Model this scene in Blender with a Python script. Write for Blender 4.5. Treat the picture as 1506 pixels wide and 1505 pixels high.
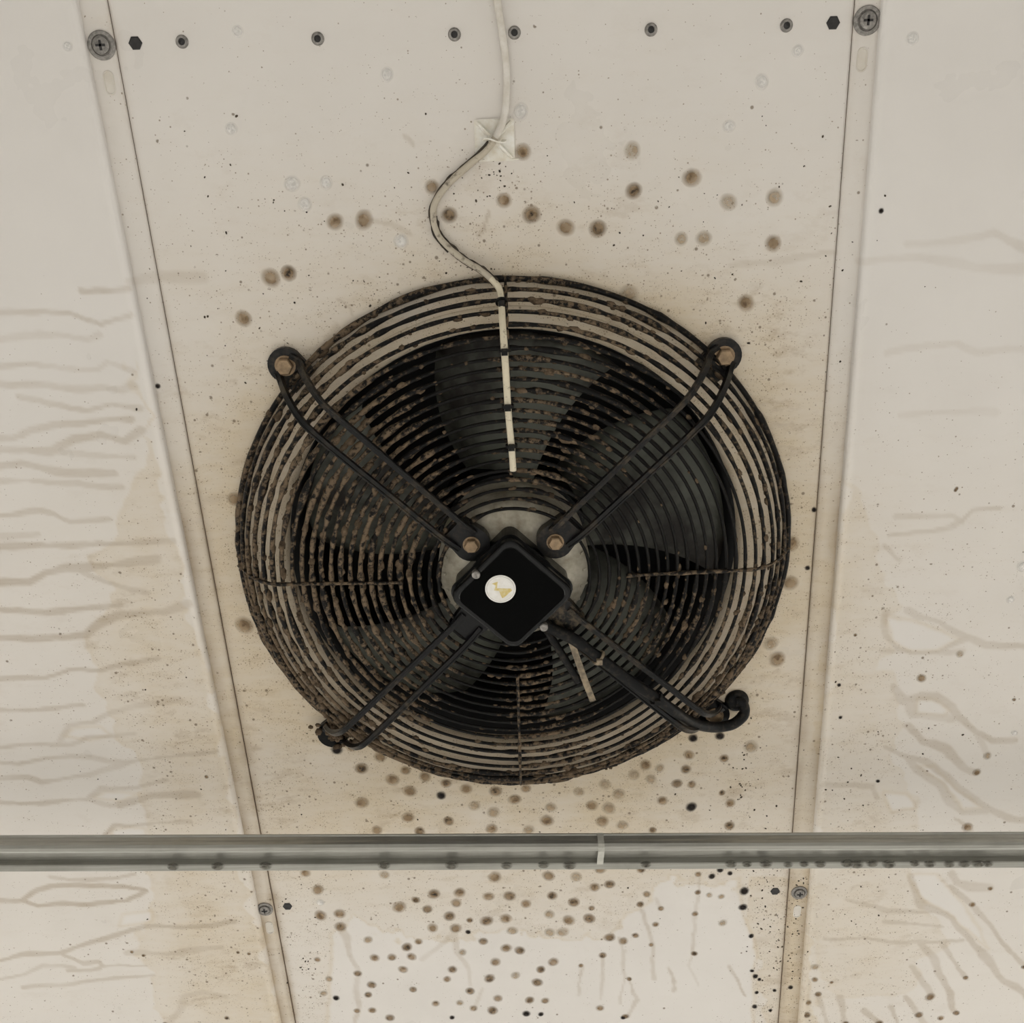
import bpy, bmesh, math, random
import numpy as np
from mathutils import Vector, Matrix

for o in list(bpy.data.objects):
    bpy.data.objects.remove(o)
scene = bpy.context.scene
COL = scene.collection

# ------------------------------------------------------------------ camera, light, exposure
CAM_LOC = (-0.00050, -0.45565, 1.41754)
CAM_ROT = [[0.999523, 0.030871, -4.7e-05], [0.028514, -0.923815, -0.381777], [-0.011829, 0.381593, -0.924255]]

cam_data = bpy.data.cameras.new('camera')
cam_data.sensor_width = 36.0
cam_data.lens = 34.566
cam_data.clip_start = 0.01
cam = bpy.data.objects.new('camera', cam_data)
mw = Matrix(CAM_ROT).to_4x4(); mw.translation = Vector(CAM_LOC)
cam.matrix_world = mw
COL.objects.link(cam)
scene.camera = cam

world = bpy.data.worlds.new('world'); scene.world = world
world.use_nodes = True
world.node_tree.nodes['Background'].inputs['Color'].default_value = (1.0, 0.93, 0.84, 1)
world.node_tree.nodes['Background'].inputs['Strength'].default_value = 0.05

LAMP_POWER = 85.0
LAMP_COLOR = (1.0, 0.975, 0.935)
def added_lamp_light(name, loc, sx, sy, power):
    l = bpy.data.lights.new(name, 'AREA'); l.shape = 'RECTANGLE'; l.size = sx; l.size_y = sy
    l.energy = power; l.color = LAMP_COLOR
    o = bpy.data.objects.new(name, l); o.location = loc; COL.objects.link(o)
    return o
LAMP_SPOTS = [(-1.45, 0.8), (1.45, 0.8)]  # lamps added out of view so floor bounce lights the underside
for lx, ly in LAMP_SPOTS:
    added_lamp_light('added_lamp_light', (lx, ly, 2.80), 0.12, 1.2, LAMP_POWER)

vs = scene.view_settings
scene.display_settings.display_device = 'sRGB'
vs.view_transform = 'Standard'; vs.look = 'None'; vs.gamma = 1.0; vs.use_curve_mapping = False
vs.exposure = 0.0

ZP = 2.40                      # height of the underside panel; h below is distance under it (mm)
rng = np.random.default_rng(7)
random.seed(7)

# ------------------------------------------------------------------ traced data, millimetres on the panel (fan axis = 0,0)
DROPS = [(20, -415, 7.7, 2), (123, -413, 7.7, 1), (-67, -386, 7.1, 2), (125, -377, 7.8, 3), (180, -387, 8.4, 2), (1, -372, 7.1, 2), (27, -358, 8.5, 3), (-52, -360, 7.8, 3),
 (60, -345, 7.9, 2), (91, -343, 8.6, 3), (216, -364, 7.8, 1), (260, -367, 8.5, 1), (194, -331, 7.3, 1), (262, -324, 8.0, 2), (-162, -357, 7.8, 2), (-134, -358, 8.5, 2),
 (-230, -306, 8.7, 2), (-212, -310, 8.0, 3), (-262, -267, 8.1, 2), (239, -267, 8.2, 2), (122, -280, 8.8, 1), (-297, -74, 8.0, 2), (-307, 79, 10.0, 2), (305, -1, 9.0, 2),
 (308, 47, 9.2, 2), (292, 124, 8.6, 1), (301, 145, 9.5, 2), (258, -128, 7.9, 1), (172, -331, 6.6, 1), (-102, -485, 5.6, 0), (-250, -443, 5.7, 0), (213, -432, 5.7, 0),
 (-233, -524, 4.9, 0), (19, -450, 6.9, 0), (272, -494, 5.0, 0), (-199, -393, 7.1, 0), (-167, -393, 5.8, 0), (241, -469, 6.3, 0), (373, -501, 5.6, 0),
 (-385, -516, 4.3, 0), (-100, -337, 7.2, 0), (-189, -374, 6.5, 0), (563, 32, 6.9, 0), (556, 73, 4.6, 0), (590, 253, 4.1, 0), (-219, 252, 6.5, 4), (-201, 248, 7.3, 2),
 (-168, 264, 7.3, 2), (-192, 280, 8.2, 3), (-139, 285, 6.6, 2), (-116, 295, 7.4, 2), (-156, 298, 8.3, 2), (-91, 306, 6.6, 3), (-67, 315, 7.5, 2), (-136, 316, 8.3, 2),
 (-31, 320, 7.5, 3), (-98, 324, 5.8, 4), (6, 317, 6.7, 2), (-8, 333, 7.5, 2), (-196, 331, 8.3, 2), (-58, 341, 7.5, 1), (-35, 352, 8.4, 1), (-141, 356, 7.6, 2),
 (-91, 363, 6.7, 3), (-38, 377, 7.6, 2), (31, 367, 8.5, 2), (36, 347, 7.6, 1), (100, 371, 8.5, 2), (71, 325, 6.7, 1), (87, 346, 7.6, 2), (108, 351, 8.4, 1),
 (120, 330, 8.4, 1), (103, 315, 7.5, 1), (-181, 374, 6.8, 2), (-128, 378, 6.8, 3), (8, 381, 7.6, 1), (125, 378, 7.6, 1), (-277, 438, 6.9, 2), (-264, 466, 7.8, 2),
 (-263, 487, 5.2, 0), (-265, 509, 7.9, 2), (-240, 507, 7.9, 2), (-241, 529, 8.0, 3), (-177, 445, 6.9, 1), (-162, 499, 8.8, 2), (-140, 488, 5.3, 3), (-126, 504, 7.0, 3),
 (-116, 479, 7.9, 3), (-83, 478, 7.9, 2), (-88, 495, 7.0, 2), (-98, 517, 8.0, 3), (-121, 536, 7.1, 2), (-91, 538, 8.0, 2), (-72, 525, 4.4, 3), (-50, 527, 8.0, 3),
 (-46, 486, 7.0, 2), (-37, 454, 8.7, 2), (-19, 486, 7.9, 3), (-25, 524, 8.0, 2), (2, 500, 7.0, 2), (-17, 545, 7.1, 1), (32, 455, 7.8, 2), (36, 488, 7.0, 3),
 (67, 458, 7.8, 1), (64, 500, 7.9, 3), (32, 519, 7.1, 1), (57, 530, 8.0, 2), (84, 528, 8.0, 3), (87, 511, 4.4, 3), (91, 476, 7.0, 2), (110, 472, 7.0, 3),
 (98, 447, 6.9, 2), (32, 550, 7.1, 1), (49, 550, 8.0, 1), (111, 562, 7.2, 3), (129, 569, 6.3, 2), (-56, 562, 6.3, 3), (-157, 568, 7.2, 3), (-141, 559, 5.4, 2),
 (-207, 553, 6.2, 1), (-201, 585, 6.3, 2), (-178, 585, 6.3, 2), (-152, 585, 6.3, 2), (-165, 607, 6.3, 2), (-99, 610, 6.4, 3), (-107, 627, 5.5, 2), (-226, 612, 5.4, 3),
 (-209, 633, 6.4, 3), (-277, 585, 4.5, 2), (-265, 620, 5.5, 1), (-275, 646, 5.5, 1), (-154, 644, 5.5, 3), (-215, 651, 5.5, 3), (-233, 680, 4.6, 2), (-212, 680, 5.5, 2),
 (-189, 695, 6.5, 3), (-125, 671, 5.5, 2), (-77, 650, 6.4, 3), (-50, 628, 7.3, 3), (-41, 599, 7.2, 2), (-26, 575, 7.2, 2), (-8, 580, 7.2, 3), (36, 602, 7.3, 2),
 (19, 615, 6.4, 3), (14, 638, 7.3, 3), (-15, 624, 6.4, 1), (-40, 665, 6.5, 2), (-48, 687, 7.4, 3), (-74, 682, 5.6, 2), (-92, 671, 5.5, 1), (3, 670, 6.5, 3),
 (24, 672, 5.6, 2), (99, 689, 5.6, 2), (102, 593, 5.4, 3), (-84, 580, 5.4, 1), (73, 610, 3.6, 2), (152, 288, 7.4, 2), (138, 302, 7.5, 1), (159, 309, 6.6, 1),
 (169, 293, 5.8, 1), (201, 296, 6.6, 3), (204, 275, 6.6, 2), (208, 251, 5.7, 4), (240, 249, 5.7, 4), (191, 317, 6.7, 3), (209, 319, 5.8, 2), (210, 353, 6.7, 4),
 (174, 342, 6.7, 2), (247, 282, 5.8, 3), (258, 349, 6.7, 2), (247, 333, 4.2, 3), (259, 384, 6.8, 3), (163, 387, 5.1, 3), (278, 266, 9.0, 1), (150, 449, 6.1, 3),
 (158, 490, 5.3, 2), (150, 507, 5.3, 3), (177, 515, 4.4, 2), (223, 460, 4.4, 2), (224, 490, 4.4, 3), (222, 526, 4.4, 2), (241, 464, 4.4, 4), (251, 454, 4.4, 4),
 (264, 460, 3.5, 4), (284, 490, 6.2, 4), (284, 517, 5.3, 4), (298, 567, 3.6, 4), (145, 560, 4.5, 3), (171, 542, 4.5, 2), (259, 543, 5.4, 1), (239, 495, 4.4, 1),
 (255, 498, 4.4, 1), (224, 595, 4.5, 3), (166, 577, 3.6, 2), (138, 637, 3.7, 3), (134, 706, 4.7, 3), (308, 639, 3.7, 4), (311, 695, 3.7, 4), (333, 703, 2.8, 4),
 (357, 660, 3.7, 4), (336, 666, 2.8, 4), (303, 629, 2.8, 4), (314, 645, 2.8, 4), (312, 669, 2.8, 4), (385, 619, 5.5, 1), (387, 642, 4.6, 2), (394, 669, 4.6, 3),
 (382, 684, 4.7, 2), (382, 707, 5.6, 3), (437, 725, 4.7, 3), (483, 727, 5.7, 3), (536, 713, 5.7, 3), (547, 680, 6.5, 2), (587, 711, 4.7, 3), (567, 720, 4.7, 2),
 (590, 646, 3.7, 3), (665, 629, 3.7, 3), (554, 309, 5.0, 2), (555, 392, 6.9, 2), (563, 285, 5.0, 1), (580, 518, 4.5, 2), (599, 492, 3.5, 2), (469, 173, 5.6, 2),
 (509, 142, 4.7, 1), (-75, 545, 3.6, 4), (-259, 655, 4.6, 4), (-2, 695, 5.6, 4), (18, 697, 3.7, 4), (-104, 698, 3.7, 4), (131, 708, 3.7, 4), (362, -352, 2.6, 4),
 (578, 406, 3.4, 4), (410, 648, 2.8, 3), (327, -41, 3.0, 4), (326, 29, 3.0, 4), (-358, -201, 2.8, 4), (435, 318, 2.5, 4), (380, 224, 2.4, 4), (374, 179, 2.4, 4),
 (386, 113, 2.3, 3), (476, -63, 2.2, 3), (475, -61, 2.2, 3), (582, 206, 2.4, 3), (-502, 562, 2.7, 3), (-516, 555, 2.7, 3), (-378, 562, 2.7, 3), (-364, 565, 2.7, 3),
 (-378, 281, 2.5, 3), (-494, 686, 3.7, 3), (-409, 679, 3.7, 3)]
STREAKS = [(2.7, 0.5, [(-723, -284), (-607, -291), (-501, -282), (-462, -279), (-432, -277), (-403, -267), (-392, -270), (-371, -276)]),
 (3.0, 0.3, [(-732, -257), (-614, -265), (-508, -255), (-466, -257), (-420, -252), (-405, -257)]),
 (2.4, 0.35, [(-741, -228), (-622, -237), (-514, -227), (-482, -229), (-446, -223), (-419, -220), (-403, -229), (-377, -221)]),
 (2.8, 0.4, [(-746, -213), (-626, -221), (-517, -211), (-480, -207), (-436, -202), (-395, -198), (-380, -206)]),
 (2.4, 0.4, [(-500, -197), (-464, -187), (-434, -180), (-408, -183), (-377, -180)]),
 (3.2, 0.45, [(-764, -154), (-642, -162), (-531, -152), (-517, -152), (-497, -162), (-471, -167), (-436, -168), (-387, -168)]),
 (3.2, 0.45, [(-768, -141), (-645, -149), (-534, -139), (-477, -137), (-465, -144), (-453, -151), (-424, -154), (-398, -146), (-378, -156)]),
 (2.1, 0.3, [(-470, -137), (-435, -133), (-393, -128)]), (3.2, 0.45, [(-774, -122), (-650, -131), (-538, -120), (-509, -123), (-468, -114), (-418, -111)]),
 (2.5, 0.35, [(-779, -106), (-654, -115), (-542, -104), (-499, -104), (-456, -102), (-435, -96), (-414, -95)]),
 (2.5, 0.45, [(-791, -70), (-664, -79), (-550, -68), (-506, -70), (-492, -67), (-472, -57), (-435, -58)]),
 (2.9, 0.3, [(-799, -43), (-671, -52), (-556, -41), (-512, -41)]), (2.9, 0.5, [(-803, -31), (-675, -40), (-559, -29), (-492, -28), (-455, -31), (-366, -28)]),
 (3.0, 0.6, [(-414, -301), (-390, -301), (-370, -302)]), (4.6, 0.3, [(-369, -308), (-339, -308), (-295, -308)]),
 (4.1, 0.6, [(-816, 9), (-685, 0), (-568, 11), (-535, 14), (-514, 4), (-491, -1), (-453, -2), (-392, -7)]), (2.6, 0.4, [(-473, 4), (-456, 14), (-435, 23), (-406, 31)]),
 (2.3, 0.5, [(-826, 43), (-694, 33), (-576, 45), (-524, 52), (-493, 50), (-439, 45)]),
 (3.4, 0.6, [(-838, 81), (-704, 71), (-584, 83), (-523, 84), (-484, 84), (-466, 69), (-441, 57), (-395, 57), (-359, 47)]),
 (3.4, 0.5, [(-523, 83), (-504, 84), (-488, 84)]), (2.3, 0.6, [(-855, 133), (-718, 123), (-596, 135), (-541, 134), (-501, 128), (-478, 129), (-437, 119), (-409, 116)]),
 (2.4, 0.45, [(-867, 174), (-729, 164), (-606, 176), (-559, 179), (-506, 176)]),
 (2.4, 0.5, [(-884, 225), (-743, 214), (-617, 227), (-576, 224), (-532, 228), (-511, 219), (-454, 216)]),
 (2.8, 0.4, [(-544, 222), (-527, 201), (-499, 198), (-472, 184), (-394, 172)]),
 (2.4, 0.5, [(-890, 246), (-749, 234), (-622, 248), (-598, 251), (-564, 244), (-532, 244), (-493, 254), (-460, 255), (-361, 244)]),
 (2.4, 0.5, [(-898, 271), (-755, 260), (-628, 273), (-590, 271), (-572, 280), (-546, 276), (-513, 273), (-486, 261), (-464, 255)]),
 (2.5, 0.5, [(-909, 307), (-765, 295), (-636, 309), (-587, 311), (-528, 309), (-508, 294), (-467, 294), (-425, 286)]),
 (2.5, 0.4, [(-528, 309), (-501, 319), (-480, 317)]), (3.7, 0.6, [(-490, 319), (-475, 315), (-453, 308), (-395, 307)]),
 (2.5, 0.5, [(-518, 368), (-502, 350), (-477, 348), (-409, 348)]),
 (2.6, 0.6, [(-957, 458), (-805, 445), (-670, 460), (-640, 461), (-615, 445), (-597, 441), (-545, 443), (-486, 450)]),
 (2.6, 0.6, [(-640, 461), (-620, 470), (-593, 468), (-560, 474), (-506, 469), (-482, 453)]),
 (2.7, 0.6, [(-988, 557), (-832, 544), (-693, 560), (-660, 553), (-611, 555), (-572, 538), (-525, 523), (-492, 512), (-444, 515), (-373, 511)]),
 (2.2, 0.6, [(-607, 558), (-583, 570), (-560, 569), (-557, 575), (-562, 581), (-608, 584)]), (2.2, 0.5, [(-696, 592), (-663, 585), (-637, 573), (-598, 579)]),
 (2.3, 0.5, [(-668, 609), (-622, 609), (-557, 602), (-493, 596)]), (1.8, 0.5, [(-557, 578), (-503, 577)]),
 (3.2, 0.35, [(-489, 686), (-467, 661), (-458, 637), (-435, 631), (-408, 639)]), (3.1, 0.4, [(-522, 557), (-459, 558), (-396, 554)]),
 (2.1, 0.4, [(-594, 427), (-569, 433), (-517, 433), (-490, 425)]), (3.3, 0.22, [(391, -319), (437, -321), (476, -326), (509, -312), (577, -283), (693, -249)]),
 (3.4, 0.2, [(346, -304), (406, -305), (461, -294), (512, -292), (576, -290), (684, -287)]),
 (2.8, 0.2, [(383, -215), (451, -220), (473, -213), (526, -212), (591, -211), (702, -209)]), (2.9, 0.2, [(405, -146), (461, -148), (504, -150)]),
 (2.6, 0.3, [(411, -34), (474, -32), (487, -24)]), (3.0, 0.35, [(476, -20), (486, -26), (499, -39), (525, -41)]), (2.2, 0.35, [(410, -10), (451, -13), (480, -20)]),
 (2.3, 0.3, [(408, 2), (424, 22)]), (2.8, 0.4, [(440, 84), (453, 93), (473, 98), (512, 121), (540, 130), (585, 136), (661, 146), (790, 159)]),
 (2.4, 0.45, [(418, 87), (420, 118), (435, 132), (455, 140), (483, 140), (501, 130), (514, 123)]), (2.4, 0.35, [(416, 136), (487, 141), (512, 141)]),
 (3.2, 0.5, [(437, 182), (451, 202), (470, 196), (486, 196), (509, 213), (519, 228), (542, 248), (565, 263), (594, 264)]),
 (3.7, 0.4, [(459, 202), (468, 224), (511, 230)]), (2.5, 0.25, [(543, 250), (564, 283)]), (3.3, 0.55, [(464, 240), (487, 261), (514, 276), (542, 302), (554, 309)]),
 (3.4, 0.5, [(439, 269), (456, 279), (478, 285), (495, 293), (519, 311), (548, 343), (581, 365), (604, 380), (627, 383), (709, 393), (849, 407)]),
 (3.8, 0.45, [(469, 285), (484, 305), (516, 327), (529, 353), (543, 369), (577, 367)]), (2.9, 0.5, [(366, 321), (429, 326), (439, 344)]),
 (2.1, 0.5, [(536, 379), (560, 396)]), (4.0, 0.5, [(544, 466), (556, 483), (570, 489), (596, 491)]),
 (4.1, 0.55, [(493, 469), (516, 516), (555, 540), (583, 576), (615, 614), (644, 652), (679, 687), (786, 789), (969, 914)]),
 (2.7, 0.55, [(548, 488), (584, 524), (617, 566), (651, 609), (665, 629)]), (2.7, 0.45, [(418, 506), (469, 525), (531, 528)]), (2.2, 0.45, [(471, 543), (543, 554)]),
 (2.3, 0.5, [(393, 569), (447, 571), (502, 583), (547, 579), (574, 578)]), (3.2, 0.55, [(525, 586), (542, 611), (562, 654), (587, 711)]),
 (2.8, 0.5, [(547, 581), (570, 618), (590, 646)]), (3.2, 0.5, [(516, 622), (534, 653), (547, 680)]), (2.8, 0.5, [(393, 669), (406, 711), (415, 744)]),
 (2.8, 0.5, [(426, 674), (435, 725)]), (2.8, 0.5, [(461, 701), (483, 727)]), (2.8, 0.5, [(498, 696), (509, 728)]), (2.8, 0.5, [(514, 677), (536, 713), (552, 737)]),
 (3.2, 0.45, [(-241, 531), (-232, 573), (-227, 609), (-236, 703)]), (2.7, 0.35, [(-90, 549), (-88, 579), (-80, 609), (-76, 640)]),
 (2.2, 0.35, [(-96, 552), (-115, 572), (-137, 591)]), (2.3, 0.35, [(102, 593), (100, 648), (97, 672)]), (1.8, 0.5, [(223, 460), (224, 490), (222, 526), (224, 595)]),
 (1.8, 0.3, [(224, 595), (220, 622), (229, 653)]), (1.8, 0.4, [(177, 515), (169, 498)]), (1.8, 0.45, [(152, 518), (163, 553), (169, 589), (172, 638)]),
 (1.8, 0.6, [(192, 621), (201, 662)]), (1.4, 0.6, [(270, 618), (285, 647), (299, 676)]), (1.8, 0.4, [(132, 588), (131, 636), (129, 680)]),
 (1.9, 0.5, [(138, 637), (148, 675), (136, 706)]), (2.3, 0.35, [(-70, 678), (-58, 647)]), (1.8, 0.35, [(74, 610), (71, 665)]),
 (1.8, 0.35, [(123, 564), (129, 588), (133, 637)]), (2.4, 0.5, [(-203, -233), (-182, -239), (-167, -256)]), (1.4, 0.4, [(-72, -239), (-63, -229)]),
 (1.0, 0.6, [(-165, -280), (-155, -273), (-151, -266)]), (1.0, 0.6, [(-14, -363), (-18, -347), (-23, -338)]), (1.3, 0.5, [(-89, -430), (-86, -428), (-82, -424)]),
 (3.3, 0.3, [(-331, -71), (-297, -77), (-285, -81)]), (2.7, 0.3, [(225, -304), (298, -309), (321, -313)]), (3.5, 0.3, [(314, 88), (340, 85)]),
 (3.1, 0.25, [(314, 137), (337, 133)]), (1.6, 0.4, [(-128, -359), (-109, -352), (-93, -343)])]
FILM = [(0.8,
  [(-382, -235), (-374, -207), (-372, -163), (-393, -112), (-417, -78), (-428, -34), (-458, -15), (-454, 2), (-439, 25), (-465, 61), (-487, 84), (-480, 110), (-493, 137),
   (-479, 182), (-480, 220), (-464, 255), (-459, 280), (-459, 320), (-458, 346), (-479, 402), (-479, 448), (-478, 487), (-493, 515), (-514, 561), (-492, 592),
   (-505, 647), (-482, 712), (-484, 962), (-314, 970), (-352, 434), (-358, 113)]),
 (0.55,
  [(352, -79), (399, -14), (414, 53), (440, 79), (418, 92), (428, 178), (453, 235), (447, 282), (492, 348), (486, 393), (498, 475), (534, 533), (558, 584), (526, 614),
   (531, 666), (495, 677), (430, 676), (401, 635), (380, 613), (363, 455)]),
 (0.8, [(279, 467), (331, 469), (367, 481), (375, 622), (400, 750), (333, 747), (303, 595)])]
CLEAN = [[(-253, 537), (-223, 517), (-189, 542), (-154, 552), (-119, 556), (-74, 553), (-38, 543), (7, 553), (51, 558), (96, 568), (140, 523), (187, 463), (244, 471), (275, 478),
  (303, 595), (313, 746), (-279, 721)],
 [(-508, 358), (-486, 351), (-466, 354), (-466, 365), (-485, 371), (-507, 368)], [(-537, 216), (-524, 205), (-492, 204), (-486, 216), (-511, 223)],
 [(-519, 306), (-503, 298), (-465, 303), (-487, 313)], [(-515, 491), (-479, 487), (-483, 504), (-522, 509)], [(467, 198), (487, 200), (507, 218), (503, 226), (469, 220)],
 [(420, 92), (450, 99), (483, 112), (504, 124), (482, 137), (451, 137), (428, 123)], [(484, 300), (504, 298), (539, 338), (568, 362), (543, 363), (530, 342), (516, 321)],
 [(488, 466), (527, 467), (586, 541), (613, 596), (559, 540), (518, 508)], [(446, 334), (472, 340), (488, 361), (458, 366)]]
LINES = {'edgeL': [(-369.9, -552.3), (-337.8, 688.9)],
 'edgeR': [(342.6, -524.7), (371.1, 693.5)],
 'seamL': [(-344.2, -502.2), (-320.0, 686.6)],
 'seamR': [(320.9, -497.5), (345.8, 698.2)]}
FIX = {'big': [(-356, -516), (332, -517), (-335, 494), (355, 494)],
 'grommet': (257, 199),
 'mount': (-6, -426),
 'plug': [(-326, -517), (302, -516), (-306, 492), (324, 492)],
 'rivet': [(-284, -517), (-162, -516), (-39, -516), (15, -516), (138, -515), (260, -515)],
 'slot': [(-355, -485), (331, -485), (-333, 526), (355, 526)]}
CABLE = [(-9, -590, 6), (-3, -563, 6), (1, -537, 6), (5, -509, 6), (7, -481, 6), (5, -453, 7), (1, -439, 9), (-6, -427, 10), (-16, -416, 7), (-31, -405, 5), (-51, -389, 5),
 (-64, -373, 5), (-67, -360, 5), (-64, -344, 5), (-55, -332, 6), (-40, -319, 8), (-23, -309, 14), (-11, -299, 22), (-5, -289, 28), (-4, -268, 52), (-3, -245, 64),
 (-2, -213, 68), (-1, -180, 69), (1, -148, 69), (2, -122, 69)]
MOTOR_CABLE = [(26, 48, 70), (38, 55, 73), (61, 68, 74), (87, 90, 76), (120, 119, 76), (150, 144, 74), (174, 169, 66), (198, 199, 44), (226, 218, 26), (249, 219, 20), (263, 210, 14),
 (263, 200, 10), (259, 196, 8), (255, 196, 7)]
TIE_TAIL = [(56, 63, 74), (63, 86, 78), (72, 116, 78), (81, 144, 76)]
HOSE = [(32, 59, 66), (45, 81, 72), (58, 106, 72), (65, 124, 68)]
BAR = [(-575, 288), (558, 327), (-569, 265), (-580, 312)]
BAND = (86, 309)
BAR_DROPS = [(-387, 306), (-338, 308), (-285, 310), (-154, 315), (-79, 318), (-18, 320), (23, 322), (52, 323), (137, 326), (232, 330), (250, 331), (271, 332), (296, 333), (314, 333),
 (332, 334), (362, 335), (373, 336), (390, 336), (409, 337), (438, 338), (455, 339), (477, 340), (494, 340), (509, 341), (520, 341)]


# ------------------------------------------------------------------ helpers
def tag(o, label=None, cat=None, group=None, kind=None):
    if label: o['label'] = label
    if cat: o['category'] = cat
    if group: o['group'] = group
    if kind: o['kind'] = kind
    return o
def empty(name, loc=(0, 0, 0)):
    o = bpy.data.objects.new(name, None); o.location = loc; o.empty_display_size = 0.05
    COL.objects.link(o); return o
def link(name, me, parent=None):
    o = bpy.data.objects.new(name, me); COL.objects.link(o)
    if parent: o.parent = parent
    return o
def mesh(name, V, F, mats, smooth=False, fm=None):
    me = bpy.data.meshes.new(name)
    me.from_pydata([tuple(v) for v in V], [], [tuple(f) for f in F])
    for m in (mats if isinstance(mats, (list, tuple)) else [mats]): me.materials.append(m)
    if fm is not None: me.polygons.foreach_set('material_index', fm)
    if smooth: me.polygons.foreach_set('use_smooth', [True] * len(me.polygons))
    me.update(); return me
class MB:
    def __init__(s): s.V = []; s.F = []; s.I = []
    def add(s, V, F, mi=0):
        b = len(s.V); s.V += [tuple(v) for v in V]; s.F += [tuple(i + b for i in f) for f in F]; s.I += [mi] * len(F)
    def box(s, x0, x1, y0, y1, z0, z1, mi=0):
        V = [(x, y, z) for z in (z0, z1) for y in (y0, y1) for x in (x0, x1)]
        s.add(V, [(0, 2, 3, 1), (4, 5, 7, 6), (0, 1, 5, 4), (2, 6, 7, 3), (0, 4, 6, 2), (1, 3, 7, 5)], mi)
    def lathe(s, prof, n=32, mi=0, c=(0, 0), close=False, jit=None):
        V = []; F = []
        m = len(prof)
        for k, (r, z) in enumerate(prof):
            for i in range(n):
                a = 2 * math.pi * i / n
                rr = r * (jit[i] if jit is not None else 1)
                V.append((c[0] + rr * math.cos(a), c[1] + rr * math.sin(a), z))
        for k in range(m if close else m - 1):
            for i in range(n):
                j = (i + 1) % n; k2 = (k + 1) % m
                F.append((k * n + i, k * n + j, k2 * n + j, k2 * n + i))
        if not close:
            if prof[0][0] > 1e-7: F.append(tuple(range(n))[::-1])
            if prof[-1][0] > 1e-7: F.append(tuple(range((m - 1) * n, m * n)))
        s.add(V, F, mi)
    def prism(s, poly, z0, z1, mi=0, taper=1.0, c=(0, 0)):
        n = len(poly)
        V = [(x, y, z0) for x, y in poly] + [(c[0] + (x - c[0]) * taper, c[1] + (y - c[1]) * taper, z1) for x, y in poly]
        F = [tuple(range(n))[::-1], tuple(range(n, 2 * n))] + [(i, (i + 1) % n, n + (i + 1) % n, n + i) for i in range(n)]
        s.add(V, F, mi)
    def tube(s, pts, rad, n=8, mi=0, closed=False, flat=None, up=None):
        """sweep along pts; rad scalar or per-point; flat=(a,b) gives a rectangular bar"""
        P = np.array(pts, float); N = len(P)
        T = np.gradient(P, axis=0) if not closed else (np.roll(P, -1, 0) - np.roll(P, 1, 0))
        T /= np.linalg.norm(T, axis=1)[:, None] + 1e-12
        ref = np.array(up if up is not None else (0, 0, 1.0))
        S = np.cross(T, ref); bad = np.linalg.norm(S, axis=1) < 1e-3
        S[bad] = np.cross(T[bad], (1.0, 0.3, 0)); S /= np.linalg.norm(S, axis=1)[:, None]
        U = np.cross(S, T)
        rad = np.broadcast_to(np.asarray(rad, float), (N,))
        if flat:
            ring = [(-flat[0], -flat[1]), (flat[0], -flat[1]), (flat[0], flat[1]), (-flat[0], flat[1])]
            rad = np.ones(N); n = 4
        else:
            ring = [(math.cos(2 * math.pi * i / n), math.sin(2 * math.pi * i / n)) for i in range(n)]
        V = []
        for k in range(N):
            for a, b in ring: V.append(P[k] + rad[k] * (a * S[k] + b * U[k]))
        F = []
        for k in range(N if closed else N - 1):
            k2 = (k + 1) % N
            for i in range(n):
                j = (i + 1) % n; F.append((k * n + i, k * n + j, k2 * n + j, k2 * n + i))
        if not closed: F += [tuple(range(n))[::-1], tuple(range((N - 1) * n, N * n))]
        s.add(V, F, mi)
    def build(s, name, mats, parent=None, smooth=False):
        return link(name, mesh(name, s.V, s.F, mats, smooth, s.I), parent)
def mm(p, h=0):                                   # millimetres on the panel -> metres
    return (p[0] / 1000, p[1] / 1000, ZP - h / 1000)
def smooth_path(pts, n=10):
    P = np.array(pts, float); P = np.vstack([2 * P[0] - P[1], P, 2 * P[-1] - P[-2]]); out = []
    for i in range(1, len(P) - 2):
        for t in np.linspace(0, 1, n, endpoint=False):
            a, b, c, d = P[i - 1], P[i], P[i + 1], P[i + 2]
            out.append(.5 * ((2 * b) + (-a + c) * t + (2 * a - 5 * b + 4 * c - d) * t * t + (-a + 3 * b - 3 * c + d) * t ** 3))
    out.append(P[-2]); return np.array(out)
def noise1(n, k, closed=True):                    # smooth 1-D noise, n samples, k knots, 0..1
    kn = rng.random(k); x = np.arange(n) / n * k; i = x.astype(int); t = x - i; t = t * t * (3 - 2 * t)
    return kn[i % k] * (1 - t) + kn[(i + 1) % k] * t
def noise2(x, y, cell, seed):                     # smooth 2-D value noise -1..1 at mm positions
    g = np.random.default_rng(seed).random((256, 256)) * 2 - 1
    u = x / cell + 1000; v = y / cell + 1000; i = np.floor(u).astype(int); j = np.floor(v).astype(int)
    a = u - i; b = v - j; a = a * a * (3 - 2 * a); b = b * b * (3 - 2 * b)
    G = lambda p, q: g[p % 256, q % 256]
    return (G(i, j) * (1 - a) + G(i + 1, j) * a) * (1 - b) + (G(i, j + 1) * (1 - a) + G(i + 1, j + 1) * a) * b
def sstep(a, b, x):
    t = np.clip((x - a) / (b - a), 0, 1); return t * t * (3 - 2 * t)

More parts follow.
